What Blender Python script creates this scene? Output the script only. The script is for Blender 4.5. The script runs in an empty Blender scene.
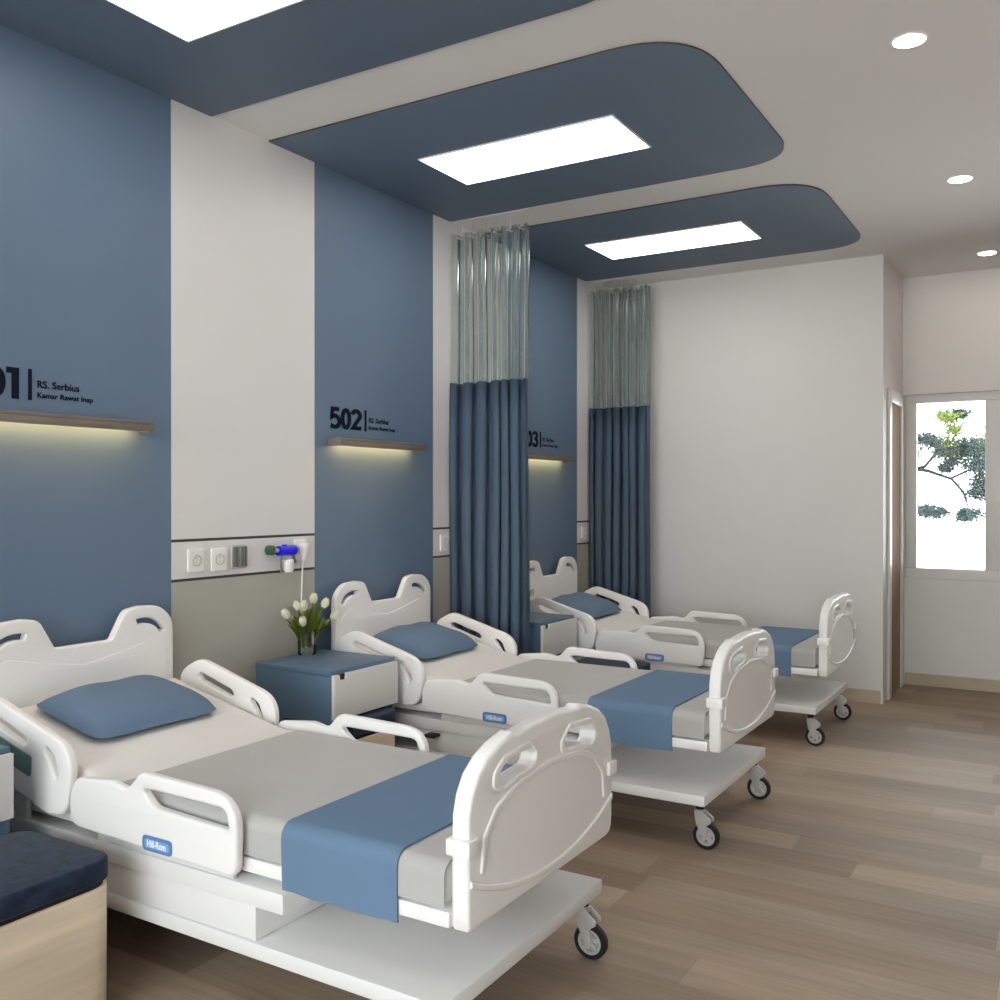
import bpy, bmesh, math, random
from mathutils import Vector, Matrix
from math import pi, sin, cos, radians

rnd = random.Random(7)
scn = bpy.context.scene
col = scn.collection
S_BED = 1.785           # bay to bay distance
CB = [2.158, 3.912, 5.722]   # bed centre lines

# ------------------------------------------------------------------ materials
def mat(name, rgb, rough=.5, spec=.5, noise=0, nscale=8, bump=0, bscale=200, sheen=0, coat=0, metal=0, stretch=(1, 1, 1)):
    m = bpy.data.materials.new(name); m.use_nodes = True
    nt = m.node_tree; b = nt.nodes['Principled BSDF']
    b.inputs['Base Color'].default_value = (*rgb, 1)
    b.inputs['Roughness'].default_value = rough
    b.inputs['Specular IOR Level'].default_value = spec
    b.inputs['Metallic'].default_value = metal
    if sheen: b.inputs['Sheen Weight'].default_value = sheen
    if coat: b.inputs['Coat Weight'].default_value = coat
    tc = nt.nodes.new('ShaderNodeTexCoord')
    mp = nt.nodes.new('ShaderNodeMapping'); mp.inputs['Scale'].default_value = stretch
    nt.links.new(tc.outputs['Object'], mp.inputs[0])
    if noise:
        n = nt.nodes.new('ShaderNodeTexNoise'); n.inputs['Scale'].default_value = nscale
        n.inputs['Detail'].default_value = 5
        nt.links.new(mp.outputs[0], n.inputs[0])
        r = nt.nodes.new('ShaderNodeMapRange')
        r.inputs[1].default_value = .25; r.inputs[2].default_value = .75
        r.inputs[3].default_value = 1 - noise; r.inputs[4].default_value = 1 + noise
        nt.links.new(n.outputs[0], r.inputs[0])
        mx = nt.nodes.new('ShaderNodeVectorMath'); mx.operation = 'SCALE'
        mx.inputs[0].default_value = rgb
        nt.links.new(r.outputs[0], mx.inputs['Scale'])
        nt.links.new(mx.outputs[0], b.inputs['Base Color'])
    if bump:
        n2 = nt.nodes.new('ShaderNodeTexNoise'); n2.inputs['Scale'].default_value = bscale
        nt.links.new(mp.outputs[0], n2.inputs[0])
        bp = nt.nodes.new('ShaderNodeBump'); bp.inputs['Strength'].default_value = bump
        bp.inputs['Distance'].default_value = .002
        nt.links.new(n2.outputs[0], bp.inputs['Height'])
        nt.links.new(bp.outputs[0], b.inputs['Normal'])
    return m

def emis(name, rgb, s):
    m = bpy.data.materials.new(name); m.use_nodes = True
    nt = m.node_tree; nt.nodes.clear()
    e = nt.nodes.new('ShaderNodeEmission'); e.inputs[0].default_value = (*rgb, 1); e.inputs[1].default_value = s
    o = nt.nodes.new('ShaderNodeOutputMaterial'); nt.links.new(e.outputs[0], o.inputs[0])
    return m

M = {}
M['white_wall'] = mat('white_wall', (.65, .628, .608), .55, .3, noise=.015, nscale=2)
M['panel_white'] = mat('panel_white', (.71, .692, .682), .42, .4, noise=.01, nscale=3)
M['beige_panel'] = mat('beige_panel', (.42, .405, .35), .5, .4, noise=.03, nscale=4)
M['blue_wall'] = mat('blue_wall', (.122, .180, .264), .45, .4, noise=.03, nscale=3)
M['ceiling'] = mat('ceiling_paint', (.77, .75, .735), .8, .2, noise=.01, nscale=2)
M['ceiling_blue'] = mat('ceiling_blue', (.128, .178, .248), .6, .3, noise=.02, nscale=2)
M['groove_rim_shade'] = mat('dark_groove_rim_shade', (.045, .042, .04), .6)  # dark wall grooves, and the shade painted on the ceiling panel rims
M['plastic'] = mat('white_plastic', (.82, .80, .78), .32, .5, noise=.01, nscale=6)
M['metalwhite'] = mat('white_painted_steel', (.74, .725, .71), .4, .5, noise=.02, nscale=5)
M['sheet'] = mat('white_sheet', (.72, .70, .675), .85, .2, noise=.02, nscale=10, bump=.3, bscale=300)
M['grey'] = mat('grey_blanket', (.43, .42, .40), .9, .15, noise=.03, nscale=8, bump=.4, bscale=400, sheen=.2)
M['throw'] = mat('blue_throw', (.130, .203, .305), .8, .2, noise=.03, nscale=7, bump=.3, bscale=350)
M['pillow'] = mat('blue_pillow', (.130, .195, .285), .8, .2, noise=.05, nscale=7, bump=.4, bscale=300)
M['cab'] = mat('blue_laminate', (.088, .148, .222), .45, .4, noise=.03, nscale=4)
M['drawer'] = mat('white_laminate', (.70, .68, .66), .4, .4, noise=.01, nscale=5)
M['black'] = mat('black_rubber', (.012, .012, .013), .6, .3, noise=.1, nscale=20)
M['chrome'] = mat('grey_metal', (.55, .53, .51), .35, .5, metal=.35, noise=.05, nscale=20)
M['denim'] = mat('navy_cushion', (.016, .027, .052), .9, .1, noise=.5, nscale=26, bump=.6, bscale=220, sheen=.12)
M['stoolwood'] = mat('light_oak', (.72, .60, .45), .5, .35, noise=.16, nscale=2.2, stretch=(1, 1, 14))
M['shelfwood'] = mat('walnut', (.18, .148, .125), .5, .3, noise=.2, nscale=5, stretch=(6, 1, 6))
M['baseboard'] = mat('tan_skirting', (.44, .37, .27), .5, .3, noise=.06, nscale=6)
M['doorwood'] = mat('brown_door', (.30, .21, .13), .85, .1, noise=.12, nscale=3, stretch=(6, 6, .6))
M['frame'] = mat('window_frame', (.66, .645, .63), .4, .4, noise=.01, nscale=5)
M['ink'] = mat('dark_lettering', (.006, .010, .022), .8, .08, noise=.1, nscale=30)
M['badge'] = mat('badge_blue', (.10, .21, .46), .4, .5, noise=.03, nscale=20)
M['badgeblue'] = mat('badge_light_blue', (.22, .38, .66), .4, .5, noise=.02, nscale=20)
M['badgetext'] = mat('badge_white', (.8, .82, .85), .4, .5, noise=.01, nscale=20)
M['teal'] = mat('teal_keypad', (.15, .26, .24), .3, .5, noise=.05, nscale=20)
M['gasgrey'] = mat('outlet_grey', (.16, .155, .15), .4, .5, noise=.05, nscale=20)
M['gaslight'] = mat('outlet_light', (.5, .49, .47), .3, .5, noise=.02, nscale=20)
M['cobalt'] = mat('cobalt_valve', (.005, .002, .75), .35, .5, noise=.05, nscale=20)
M['green'] = mat('green_nut', (.03, .10, .04), .4, .5, noise=.05, nscale=20)
M['leaf'] = mat('tulip_leaf', (.20, .25, .05), .5, .3, noise=.35, nscale=14)
M['petal'] = mat('tulip_petal', (.68, .68, .49), .5, .3, noise=.08, nscale=20)
M['bark'] = mat('bark', (.022, .02, .02), .9, .1, noise=.3, nscale=12)
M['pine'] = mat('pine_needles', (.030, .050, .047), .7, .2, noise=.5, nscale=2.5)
M['pineyellow'] = mat('yellow_green_needles', (.10, .125, .02), .7, .2, noise=.4, nscale=3)  # yellow-green needles for some of the foliage clusters
M['panel_glow'] = emis('light_panel', (1, .965, .93), 6.0)
M['down_glow'] = emis('downlight', (1, .88, .74), 48)
M['strip_glow'] = emis('warm_strip', (1, .66, .27), 17)

def floor_mat():
    m = bpy.data.materials.new('oak_planks'); m.use_nodes = True
    nt = m.node_tree; b = nt.nodes['Principled BSDF']; L = nt.links.new
    tc = nt.nodes.new('ShaderNodeTexCoord')
    mp = nt.nodes.new('ShaderNodeMapping'); mp.inputs['Location'].default_value = (.35, .02, 0)
    L(tc.outputs['Object'], mp.inputs[0])
    def mth(op, a_, b_=None):
        k = nt.nodes.new('ShaderNodeMath'); k.operation = op
        for i_, v_ in enumerate((a_, b_)):
            if v_ is None: continue
            if isinstance(v_, (int, float)): k.inputs[i_].default_value = v_
            else: L(v_, k.inputs[i_])
        return k.outputs[0]
    sx = nt.nodes.new('ShaderNodeSeparateXYZ'); L(mp.outputs[0], sx.inputs[0])
    PWD, PLN = .172, 1.15
    ry = mth('DIVIDE', sx.outputs['Y'], PWD); row = mth('FLOOR', ry)
    wn = nt.nodes.new('ShaderNodeTexWhiteNoise'); wn.noise_dimensions = '1D'; L(row, wn.inputs['W'])
    rx = mth('ADD', mth('DIVIDE', sx.outputs['X'], PLN), mth('MULTIPLY', wn.outputs['Value'], 5)); cl = mth('FLOOR', rx)
    wn2 = nt.nodes.new('ShaderNodeTexWhiteNoise'); wn2.noise_dimensions = '2D'
    cb = nt.nodes.new('ShaderNodeCombineXYZ'); L(row, cb.inputs[0]); L(cl, cb.inputs[1]); L(cb.outputs[0], wn2.inputs['Vector'])
    fy = mth('FRACT', ry); fx = mth('FRACT', rx)
    dy = mth('MULTIPLY', mth('MINIMUM', fy, mth('SUBTRACT', 1, fy)), PWD)
    dx = mth('MULTIPLY', mth('MINIMUM', fx, mth('SUBTRACT', 1, fx)), PLN)
    seam = mth('LESS_THAN', mth('MINIMUM', dx, dy), .0009)
    ramp = nt.nodes.new('ShaderNodeValToRGB')
    cr = ramp.color_ramp
    cols = [(.0, (.275, .205, .155)), (.3, (.335, .25, .182)), (.5, (.305, .24, .19)), (.72, (.375, .283, .205)), (1, (.42, .325, .242))]
    cr.elements[0].position, cr.elements[1].position = 0, 1
    cr.elements[0].color = (*cols[0][1], 1); cr.elements[1].color = (*cols[-1][1], 1)
    for p, c in cols[1:-1]:
        e = cr.elements.new(p); e.color = (*c, 1)
    L(wn2.outputs['Value'], ramp.inputs[0])
    mp2 = nt.nodes.new('ShaderNodeMapping'); mp2.inputs['Scale'].default_value = (1.2, 22, 1)
    L(tc.outputs['Object'], mp2.inputs[0])
    n = nt.nodes.new('ShaderNodeTexNoise'); n.inputs['Scale'].default_value = 2.2; n.inputs['Detail'].default_value = 6
    n.inputs['Distortion'].default_value = .6
    L(mp2.outputs[0], n.inputs[0])
    r = nt.nodes.new('ShaderNodeMapRange'); r.inputs[1].default_value = .25; r.inputs[2].default_value = .75
    r.inputs[3].default_value = .86; r.inputs[4].default_value = 1.12
    L(n.outputs[0], r.inputs[0])
    n3 = nt.nodes.new('ShaderNodeTexNoise'); n3.inputs['Scale'].default_value = 1.1
    mp3 = nt.nodes.new('ShaderNodeMapping'); mp3.inputs['Scale'].default_value = (1, 4, 1)
    L(tc.outputs['Object'], mp3.inputs[0]); L(mp3.outputs[0], n3.inputs[0])
    r3 = nt.nodes.new('ShaderNodeMapRange'); r3.inputs[1].default_value = .3; r3.inputs[2].default_value = .7
    r3.inputs[3].default_value = .9; r3.inputs[4].default_value = 1.1
    L(n3.outputs[0], r3.inputs[0])
    v = nt.nodes.new('ShaderNodeVectorMath'); v.operation = 'SCALE'
    L(ramp.outputs[0], v.inputs[0]); L(r.outputs[0], v.inputs['Scale'])
    v2 = nt.nodes.new('ShaderNodeVectorMath'); v2.operation = 'SCALE'
    L(v.outputs[0], v2.inputs[0]); L(r3.outputs[0], v2.inputs['Scale'])
    # seam lines between planks
    mxn = nt.nodes.new('ShaderNodeMix'); mxn.data_type = 'RGBA'
    mxn.inputs['B'].default_value = (.13, .10, .075, 1)
    mm = nt.nodes.new('ShaderNodeMath'); mm.operation = 'MULTIPLY'; mm.inputs[1].default_value = .45
    L(seam, mm.inputs[0]); L(mm.outputs[0], mxn.inputs['Factor'])
    L(v2.outputs[0], mxn.inputs['A'])
    L(mxn.outputs['Result'], b.inputs['Base Color'])
    b.inputs['Roughness'].default_value = .58; b.inputs['Specular IOR Level'].default_value = .22
    return m
M['floor'] = floor_mat()

def glass_mat(name, rgb, a, rough=.02, gl=.9):
    m = bpy.data.materials.new(name); m.use_nodes = True
    nt = m.node_tree; nt.nodes.clear(); L = nt.links.new
    t = nt.nodes.new('ShaderNodeBsdfTransparent'); t.inputs[0].default_value = (*rgb, 1)
    g = nt.nodes.new('ShaderNodeBsdfGlossy'); g.inputs['Roughness'].default_value = rough
    g.inputs[0].default_value = (gl, gl, gl, 1)
    f = nt.nodes.new('ShaderNodeFresnel'); f.inputs[0].default_value = 1.5
    ad = nt.nodes.new('ShaderNodeMath'); ad.operation = 'ADD'; ad.inputs[1].default_value = a; ad.use_clamp = True
    L(f.outputs[0], ad.inputs[0])
    x = nt.nodes.new('ShaderNodeMixShader'); o = nt.nodes.new('ShaderNodeOutputMaterial')
    L(ad.outputs[0], x.inputs[0]); L(t.outputs[0], x.inputs[1]); L(g.outputs[0], x.inputs[2]); L(x.outputs[0], o.inputs[0])
    return m
M['pane'] = glass_mat('window_glass', (.98, 1, 1), 0, gl=.12)
M['vase'] = glass_mat('vase_glass', (.97, .98, .97), .03)
M['water'] = glass_mat('vase_water', (.92, .95, .90), .0)

def mesh_curtain_mat():
    m = bpy.data.materials.new('clear_curtain_film'); m.use_nodes = True
    nt = m.node_tree; nt.nodes.clear(); L = nt.links.new
    t = nt.nodes.new('ShaderNodeBsdfTransparent'); t.inputs[0].default_value = (.80, .86, .85, 1)
    d = nt.nodes.new('ShaderNodeBsdfDiffuse'); d.inputs[0].default_value = (.40, .46, .46, 1)
    tr = nt.nodes.new('ShaderNodeBsdfTranslucent'); tr.inputs[0].default_value = (.40, .46, .46, 1)
    g = nt.nodes.new('ShaderNodeBsdfGlossy'); g.inputs['Roughness'].default_value = .1
    tc = nt.nodes.new('ShaderNodeTexCoord'); n = nt.nodes.new('ShaderNodeTexNoise'); n.inputs['Scale'].default_value = 6
    L(tc.outputs['Object'], n.inputs[0])
    r = nt.nodes.new('ShaderNodeMapRange'); r.inputs[3].default_value = .26; r.inputs[4].default_value = .42
    L(n.outputs[0], r.inputs[0])
    x0 = nt.nodes.new('ShaderNodeMixShader'); x0.inputs[0].default_value = .4
    L(d.outputs[0], x0.inputs[1]); L(tr.outputs[0], x0.inputs[2])
    x1 = nt.nodes.new('ShaderNodeMixShader'); L(r.outputs[0], x1.inputs[0]); L(t.outputs[0], x1.inputs[1]); L(x0.outputs[0], x1.inputs[2])
    x2 = nt.nodes.new('ShaderNodeMixShader'); f = nt.nodes.new('ShaderNodeFresnel'); f.inputs[0].default_value = 1.33
    L(f.outputs[0], x2.inputs[0]); L(x1.outputs[0], x2.inputs[1]); L(g.outputs[0], x2.inputs[2])
    o = nt.nodes.new('ShaderNodeOutputMaterial'); L(x2.outputs[0], o.inputs[0])
    return m
M['film'] = mesh_curtain_mat()
M['curtain'] = mat('blue_curtain', (.150, .218, .315), .62, .35, noise=.03, nscale=6)

# ------------------------------------------------------------------ helpers
def link(o, parent=None):
    col.objects.link(o)
    if parent: o.parent = parent
    return o

def obj(name, me, mats, parent=None, smooth=True, autos=35):
    if isinstance(me, bmesh.types.BMesh):
        bm = me; me = bpy.data.meshes.new(name)
        bmesh.ops.recalc_face_normals(bm, faces=bm.faces) if not getattr(bm, 'keep', False) else None
        for e in bm.edges:
            if len(e.link_faces) == 2:
                e.smooth = e.calc_face_angle(0) < radians(autos)
        for f in bm.faces: f.smooth = smooth
        bm.to_mesh(me); bm.free()
    if not isinstance(mats, (list, tuple)): mats = [mats]
    if not me.materials:
        for m in mats: me.materials.append(m)
    o = bpy.data.objects.new(name, me)
    return link(o, parent)

def thing(name, label, cat, loc=(0, 0, 0), rz=0, group=None):
    o = bpy.data.objects.new(name, None); o.empty_display_size = .1
    o.location = loc; o.rotation_euler = (0, 0, rz)
    link(o); return tag(o, label, cat, group)

def tag(o, label, cat, group=None, kind=None):
    o['label'] = label; o['category'] = cat
    if group: o['group'] = group
    if kind: o['kind'] = kind
    return o

def struct(o, label=None):
    o['kind'] = 'structure'
    if label: o['label'] = label
    return o

def copy_tree(o, parent=None):
    c = o.copy(); col.objects.link(c)
    if parent: c.parent = parent
    for ch in [x for x in bpy.data.objects if x.parent == o]:
        copy_tree(ch, c)
    return c

def box(bm, x0, x1, y0, y1, z0, z1, bev=0, mi=0, seg=2):
    b = bmesh.new()
    vs = [b.verts.new((x, y, z)) for x in (x0, x1) for y in (y0, y1) for z in (z0, z1)]
    for f in ((0, 1, 3, 2), (4, 6, 7, 5), (0, 4, 5, 1), (2, 3, 7, 6), (0, 2, 6, 4), (1, 5, 7, 3)):
        b.faces.new([vs[i] for i in f])
    bmesh.ops.recalc_face_normals(b, faces=b.faces)
    if bev: bmesh.ops.bevel(b, geom=list(b.edges), offset=bev, segments=seg, profile=.5, affect='EDGES')
    merge(bm, b, mi); return bm

def merge(bm, b, mi=None, mtx=None):
    b.verts.index_update()
    vm = {}
    for v in b.verts: vm[v.index] = bm.verts.new(mtx @ v.co if mtx else v.co)
    for f in b.faces:
        try:
            nf = bm.faces.new([vm[v.index] for v in f.verts]); nf.material_index = f.material_index if mi is None else mi
            nf.smooth = f.smooth
        except ValueError: pass
    b.free()

def tube(bm, pts, r, n=10, cap=True, mi=0):
    pts = [Vector(p) for p in pts]
    rs = r if isinstance(r, (list, tuple)) else [r] * len(pts)
    rings = []
    prev = None
    for i, p in enumerate(pts):
        t = (pts[min(i + 1, len(pts) - 1)] - pts[max(i - 1, 0)]).normalized()
        if prev is None:
            a = Vector((0, 0, 1)) if abs(t.z) < .9 else Vector((1, 0, 0))
            u = t.cross(a).normalized()
        else:
            u = (prev - t * prev.dot(t)).normalized()
        prev = u; w = t.cross(u)
        rings.append([bm.verts.new(p + (u * cos(2 * pi * k / n) + w * sin(2 * pi * k / n)) * rs[i]) for k in range(n)])
    for a, b in zip(rings, rings[1:]):
        for k in range(n):
            f = bm.faces.new((a[k], a[(k + 1) % n], b[(k + 1) % n], b[k])); f.material_index = mi
    if cap:
        f = bm.faces.new(rings[0][::-1]); f.material_index = mi
        f = bm.faces.new(rings[-1]); f.material_index = mi
    return bm

def lathe(bm, prof, mtx=None, n=24, mi=0, closed=False):
    mtx = mtx or Matrix()
    rings = []
    for r, z in prof:
        rings.append([bm.verts.new(mtx @ Vector((r * cos(2 * pi * k / n), r * sin(2 * pi * k / n), z))) for k in range(n)])
    prs = list(zip(rings, rings[1:])) + ([(rings[-1], rings[0])] if closed else [])
    for a, b in prs:
        for k in range(n):
            f = bm.faces.new((a[k], a[(k + 1) % n], b[(k + 1) % n], b[k])); f.material_index = mi
    if not closed:
        if prof[0][0] > 1e-5: bm.faces.new(rings[0][::-1]).material_index = mi
        if prof[-1][0] > 1e-5: bm.faces.new(rings[-1]).material_index = mi
    return bm

def rpoly(pts, seg=6):
    """closed outline with rounded corners; pts = (x, y, radius)"""
    out = []
    n = len(pts)
    for i in range(n):
        p = Vector(pts[i][:2]); r = pts[i][2] if len(pts[i]) > 2 else 0
        a = Vector(pts[i - 1][:2]); b = Vector(pts[(i + 1) % n][:2])
        if r <= 0: out.append(p); continue
        u = (a - p).normalized(); v = (b - p).normalized()
        ang = math.acos(max(-1, min(1, u.dot(v))))
        if ang > pi - .02: out.append(p); continue
        d = min(r / math.tan(ang / 2), (a - p).length * .499, (b - p).length * .499)
        p0 = p + u * d; p1 = p + v * d
        for k in range(seg + 1):
            t = k / seg
            out.append(p0 * (1 - t) ** 2 + p * 2 * t * (1 - t) + p1 * t * t)
    return [(q.x, q.y) for q in out]

def plate(name, outlines, thick, bev, mats, parent=None, mtx=None, bres=3):
    """filled flat outline with holes, given thickness and rounded rims; local x,y in the plate, z is the thickness"""
    cu = bpy.data.curves.new(name, 'CURVE'); cu.dimensions = '2D'; cu.fill_mode = 'BOTH'
    cu.extrude = thick / 2 - bev; cu.bevel_depth = bev; cu.bevel_resolution = bres; cu.offset = -bev
    for ol in outlines:
        s = cu.splines.new('POLY'); s.points.add(len(ol) - 1)
        for q, p in zip(s.points, ol): q.co = (p[0], p[1], 0, 1)
        s.use_cyclic_u = True
    co = bpy.data.objects.new('tmp', cu); col.objects.link(co)
    dg = bpy.context.evaluated_depsgraph_get(); dg.update()
    me = bpy.data.meshes.new_from_object(co.evaluated_get(dg))
    bpy.data.objects.remove(co); bpy.data.curves.remove(cu)
    bm = bmesh.new(); bm.from_mesh(me); bpy.data.meshes.remove(me)
    bmesh.ops.remove_doubles(bm, verts=bm.verts, dist=1e-5)
    if mtx: bmesh.ops.transform(bm, matrix=mtx, verts=bm.verts)
    for f in bm.faces: f.material_index = 0
    if name is None: return bm
    return obj(name, bm, mats, parent)

def plate_bm(outlines, thick, bev, mtx=None, mi=0):
    bm = plate(None if False else 'x_', outlines, thick, bev, M['plastic'], None, mtx)
    b = bmesh.new(); b.from_mesh(bm.data); me = bm.data
    bpy.data.objects.remove(bm); bpy.data.meshes.remove(me)
    for f in b.faces: f.material_index = mi
    return b

def text_bm(txt, size, mtx, depth=.001, off=0.0, sx=1):
    cu = bpy.data.curves.new('t', 'FONT'); cu.body = txt; cu.size = size; cu.extrude = depth / 2; cu.offset = off
    cu.resolution_u = 3
    co = bpy.data.objects.new('t', cu); col.objects.link(co)
    dg = bpy.context.evaluated_depsgraph_get(); dg.update()
    me = bpy.data.meshes.new_from_object(co.evaluated_get(dg))
    bpy.data.objects.remove(co); bpy.data.curves.remove(cu)
    bm = bmesh.new(); bm.from_mesh(me); bpy.data.meshes.remove(me)
    xs = [v.co.x for v in bm.verts]
    w = max(xs) - min(xs)
    for v in bm.verts: v.co.x = (v.co.x - min(xs)) / w * sx
    bmesh.ops.transform(bm, matrix=mtx, verts=bm.verts)
    return bm

# plane frames: plate coordinates (a,b,c) to world
def frame_xz(y):     # a->X, b->Z, normal facing -Y (towards the camera side)
    return Matrix(((1, 0, 0, 0), (0, 0, -1, y), (0, 1, 0, 0), (0, 0, 0, 1)))
def frame_yz(x):     # a->Y, b->Z, normal facing +X
    return Matrix(((0, 0, 1, x), (1, 0, 0, 0), (0, 1, 0, 0), (0, 0, 0, 1)))

# ------------------------------------------------------------------ setting
H = 3.0
XR, YF, YB, XP, YW = 5.4, -2.6, 6.745, 2.036, 7.57
T = .12

# wall_left : blue and white panels side by side
wy = [(YF - T, -1.06, 'W'), (-1.06, -.07, 'B'), (-.07, .77, 'W'), (.77, 1.617, 'W')]
wy = [(YF - T, -.21, 'W'), (-.21, .78, 'B'), (.78, 1.617, 'W'), (1.617, 2.604, 'B'), (2.604, 3.452, 'W'), (3.452, 4.438, 'B'),
      (4.438, 5.275, 'W'), (5.275, 6.265, 'B'), (6.265, YB, 'W')]
bm = bmesh.new()
for y0, y1, k in wy:
    if k == 'B':
        box(bm, -T, 0, y0, y1, 0, H, mi=1)
    else:
        box(bm, -T, 0, y0, y1, 1.205, H, mi=0)
        box(bm, -T, -.006, y0, y1, 1.193, 1.205, mi=3)
        box(bm, -T, 0, y0, y1, 1.042, 1.193, mi=0)
        box(bm, -T, -.006, y0, y1, 1.030, 1.042, mi=3)
        box(bm, -T, 0, y0, y1, 0, 1.030, mi=2)
struct(obj('wall_left', bm, [M['panel_white'], M['blue_wall'], M['beige_panel'], M['groove_rim_shade']], smooth=False))

def slab(name, m, *a):
    return struct(obj(name, box(bmesh.new(), *a), m, smooth=False))
slab('floor', M['floor'], -T, XR + T, YF - T, YW + T, -.1, 0)
slab('ceiling', M['ceiling'], -T, XR + T, YF - T, YW + T, H, H + .1)
slab('wall_back', M['white_wall'], -T, XP, YB, YW + T, 0, H)
slab('wall_right', M['white_wall'], XR, XR + T, YF - T, YW + T, 0, H)
# wall with the window at the far end
W0, W1, WZ0, WZ1 = XP + .016, 3.90, .782, 2.136
bm = bmesh.new()
box(bm, XP, XR, YW, YW + T, 0, WZ0); box(bm, XP, XR, YW, YW + T, WZ1, H)
box(bm, XP, W0, YW, YW + T, WZ0, WZ1); box(bm, W1, XR, YW, YW + T, WZ0, WZ1)
struct(obj('wall_far', bm, M['white_wall'], smooth=False))
# wall behind the camera with a wide window that brings in daylight
F0, F1, FZ0, FZ1 = .25, 5.15, .15, 2.9
bm = bmesh.new()
box(bm, 0, XR, YF - T, YF, 0, FZ0); box(bm, 0, XR, YF - T, YF, FZ1, H)
box(bm, 0, F0, YF - T, YF, FZ0, FZ1); box(bm, F1, XR, YF - T, YF, FZ0, FZ1)
struct(obj('wall_front', bm, M['white_wall'], smooth=False))

def window(name, x0, x1, z0, z1, y0, y1, n, jamb=.078, mull=.105, skyside=1):
    bm = bmesh.new()
    box(bm, x0, x1, y0, y1, z0, z0 + jamb, .004); box(bm, x0, x1, y0, y1, z1 - jamb + .012, z1, .004)
    box(bm, x0, x0 + jamb, y0, y1, z0 + jamb, z1 - jamb + .012, .004)
    box(bm, x1 - jamb, x1, y0, y1, z0 + jamb, z1 - jamb + .012, .004)
    w = (x1 - x0 - 2 * jamb - (n - 1) * mull) / n
    for k in range(1, n):
        a = x0 + jamb + k * w + (k - 1) * mull
        box(bm, a, a + mull, y0, y1, z0 + jamb, z1 - jamb + .012, .004)
    fr = struct(obj(name, bm, M['frame']))
    gb = bmesh.new()
    for k in range(n):
        a = x0 + jamb + k * (w + mull)
        ym = (y0 + y1) / 2 + .01
        box(gb, a - .003, a + w + .003, ym, ym + .006, z0 + jamb - .003, z1 - jamb + .015)
    obj('pane', gb, M['pane'], fr, smooth=False)
    return fr
# first pane 2.13 .. 2.58, mullion, then the same again
window('window_1', W0, W1, WZ0, WZ1, YW + .02, YW + .08, 3, .076, .17)
window('window_2', F0, F1, FZ0, FZ1, YF - .08, YF - .02, 4)

# door in the side of the pier (x = XP plane)
bm = bmesh.new()
box(bm, XP, XP + .018, 6.90, 6.99, 0, 2.125, .003); box(bm, XP, XP + .018, 7.42, 7.52, 0, 2.125, .003)
box(bm, XP, XP + .018, 6.99, 7.42, 2.035, 2.125, .003)
dr = struct(obj('door_1', bm, M['frame']))
lf = bmesh.new(); box(lf, XP, XP + .006, 6.99, 7.42, 0.005, 2.035)
obj('door_leaf', lf, M['doorwood'], dr, smooth=False)

slab('baseboard_back', M['baseboard'], 0, XP - .012, YB - .014, YB, 0, .085)
slab('baseboard_far', M['baseboard'], XP + .02, XR, YW - .014, YW, 0, .085)
slab('baseboard_right', M['baseboard'], XR - .014, XR, YF, YW - .014, 0, .085)
slab('trim_1', M['frame'], XP - .012, XP + .004, YB - .016, YB, 0, .085)

# blue dropped ceiling panels, each with a light panel
CY = [2.813 - S_BED, 2.813, 4.609, 6.405]
for i, ye in enumerate(CY):
    y0 = ye - 1.46
    ol = rpoly([(0.0, y0), (2.0, y0, .32), (2.0, ye, .30), (0.0, ye)], 12)
    mt = Matrix.Translation((0, 0, H - .0045))
    b = plate_bm([ol], .008, .0005, mt)
    for f in b.faces: f.material_index = 1 if abs(f.normal.z) < .7 else 0  # rim faces coloured dark to stand for shade along the panel edge
    struct(obj('trim_%d' % (i + 2), b, [M['ceiling_blue'], M['groove_rim_shade']]))
LN = ['rectangular ceiling light panel behind the camera over the unseen bay', 'rectangular ceiling light panel cut off by the top edge, nearest one over bed 501',
      'rectangular ceiling light panel in the middle blue canopy over bed 502', 'rectangular ceiling light panel in the farthest blue canopy over bed 503']
LY = [.305, 2.092, 3.887, 5.683]
def make_light():
    t = thing('ceiling_light', LN[1], 'light', (.96, LY[1], H - .0088), 0, 'rectangular light panels in the blue canopies')
    b = bmesh.new()
    box(b, -.508, .508, -.213, -.205, -.006, 0); box(b, -.508, .508, .205, .213, -.006, 0)
    box(b, -.508, -.50, -.205, .205, -.006, 0); box(b, .50, .508, -.205, .205, -.006, 0)
    obj('frame', b, M['plastic'], t, smooth=False)
    b = bmesh.new(); box(b, -.50, .50, -.205, .205, -.005, 0)
    obj('diffuser', b, M['panel_glow'], t, smooth=False)
    return t
L0 = make_light()
for i in (0, 2, 3):
    c = copy_tree(L0); c.location = (.96, LY[i], H - .0088); c['label'] = LN[i]
DN = {3.64: 'round recessed downlight nearest the camera at top right', 5.36: 'round recessed downlight, middle of the three on the right of the ceiling',
      7.07: 'round recessed downlight, farthest one near the window wall', 1.92: 'round recessed downlight above the camera, out of frame', .2: 'round recessed downlight behind the camera'}
first = None
for y, lab in DN.items():
    if first is None:
        t = first = thing('downlight', lab, 'light', (2.63, y, H), 0, 'round recessed downlights')
        b = bmesh.new(); lathe(b, [(.054, 0), (.062, 0), (.062, -.003), (.054, -.004)], closed=True, n=32); obj('trim_ring', b, M['plastic'], t)
        b = bmesh.new(); lathe(b, [(.054, 0), (.054, -.0025)], n=32); obj('lens', b, M['down_glow'], t, smooth=False)
    else:
        c = copy_tree(first); c.location.y = y; c['label'] = lab

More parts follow.
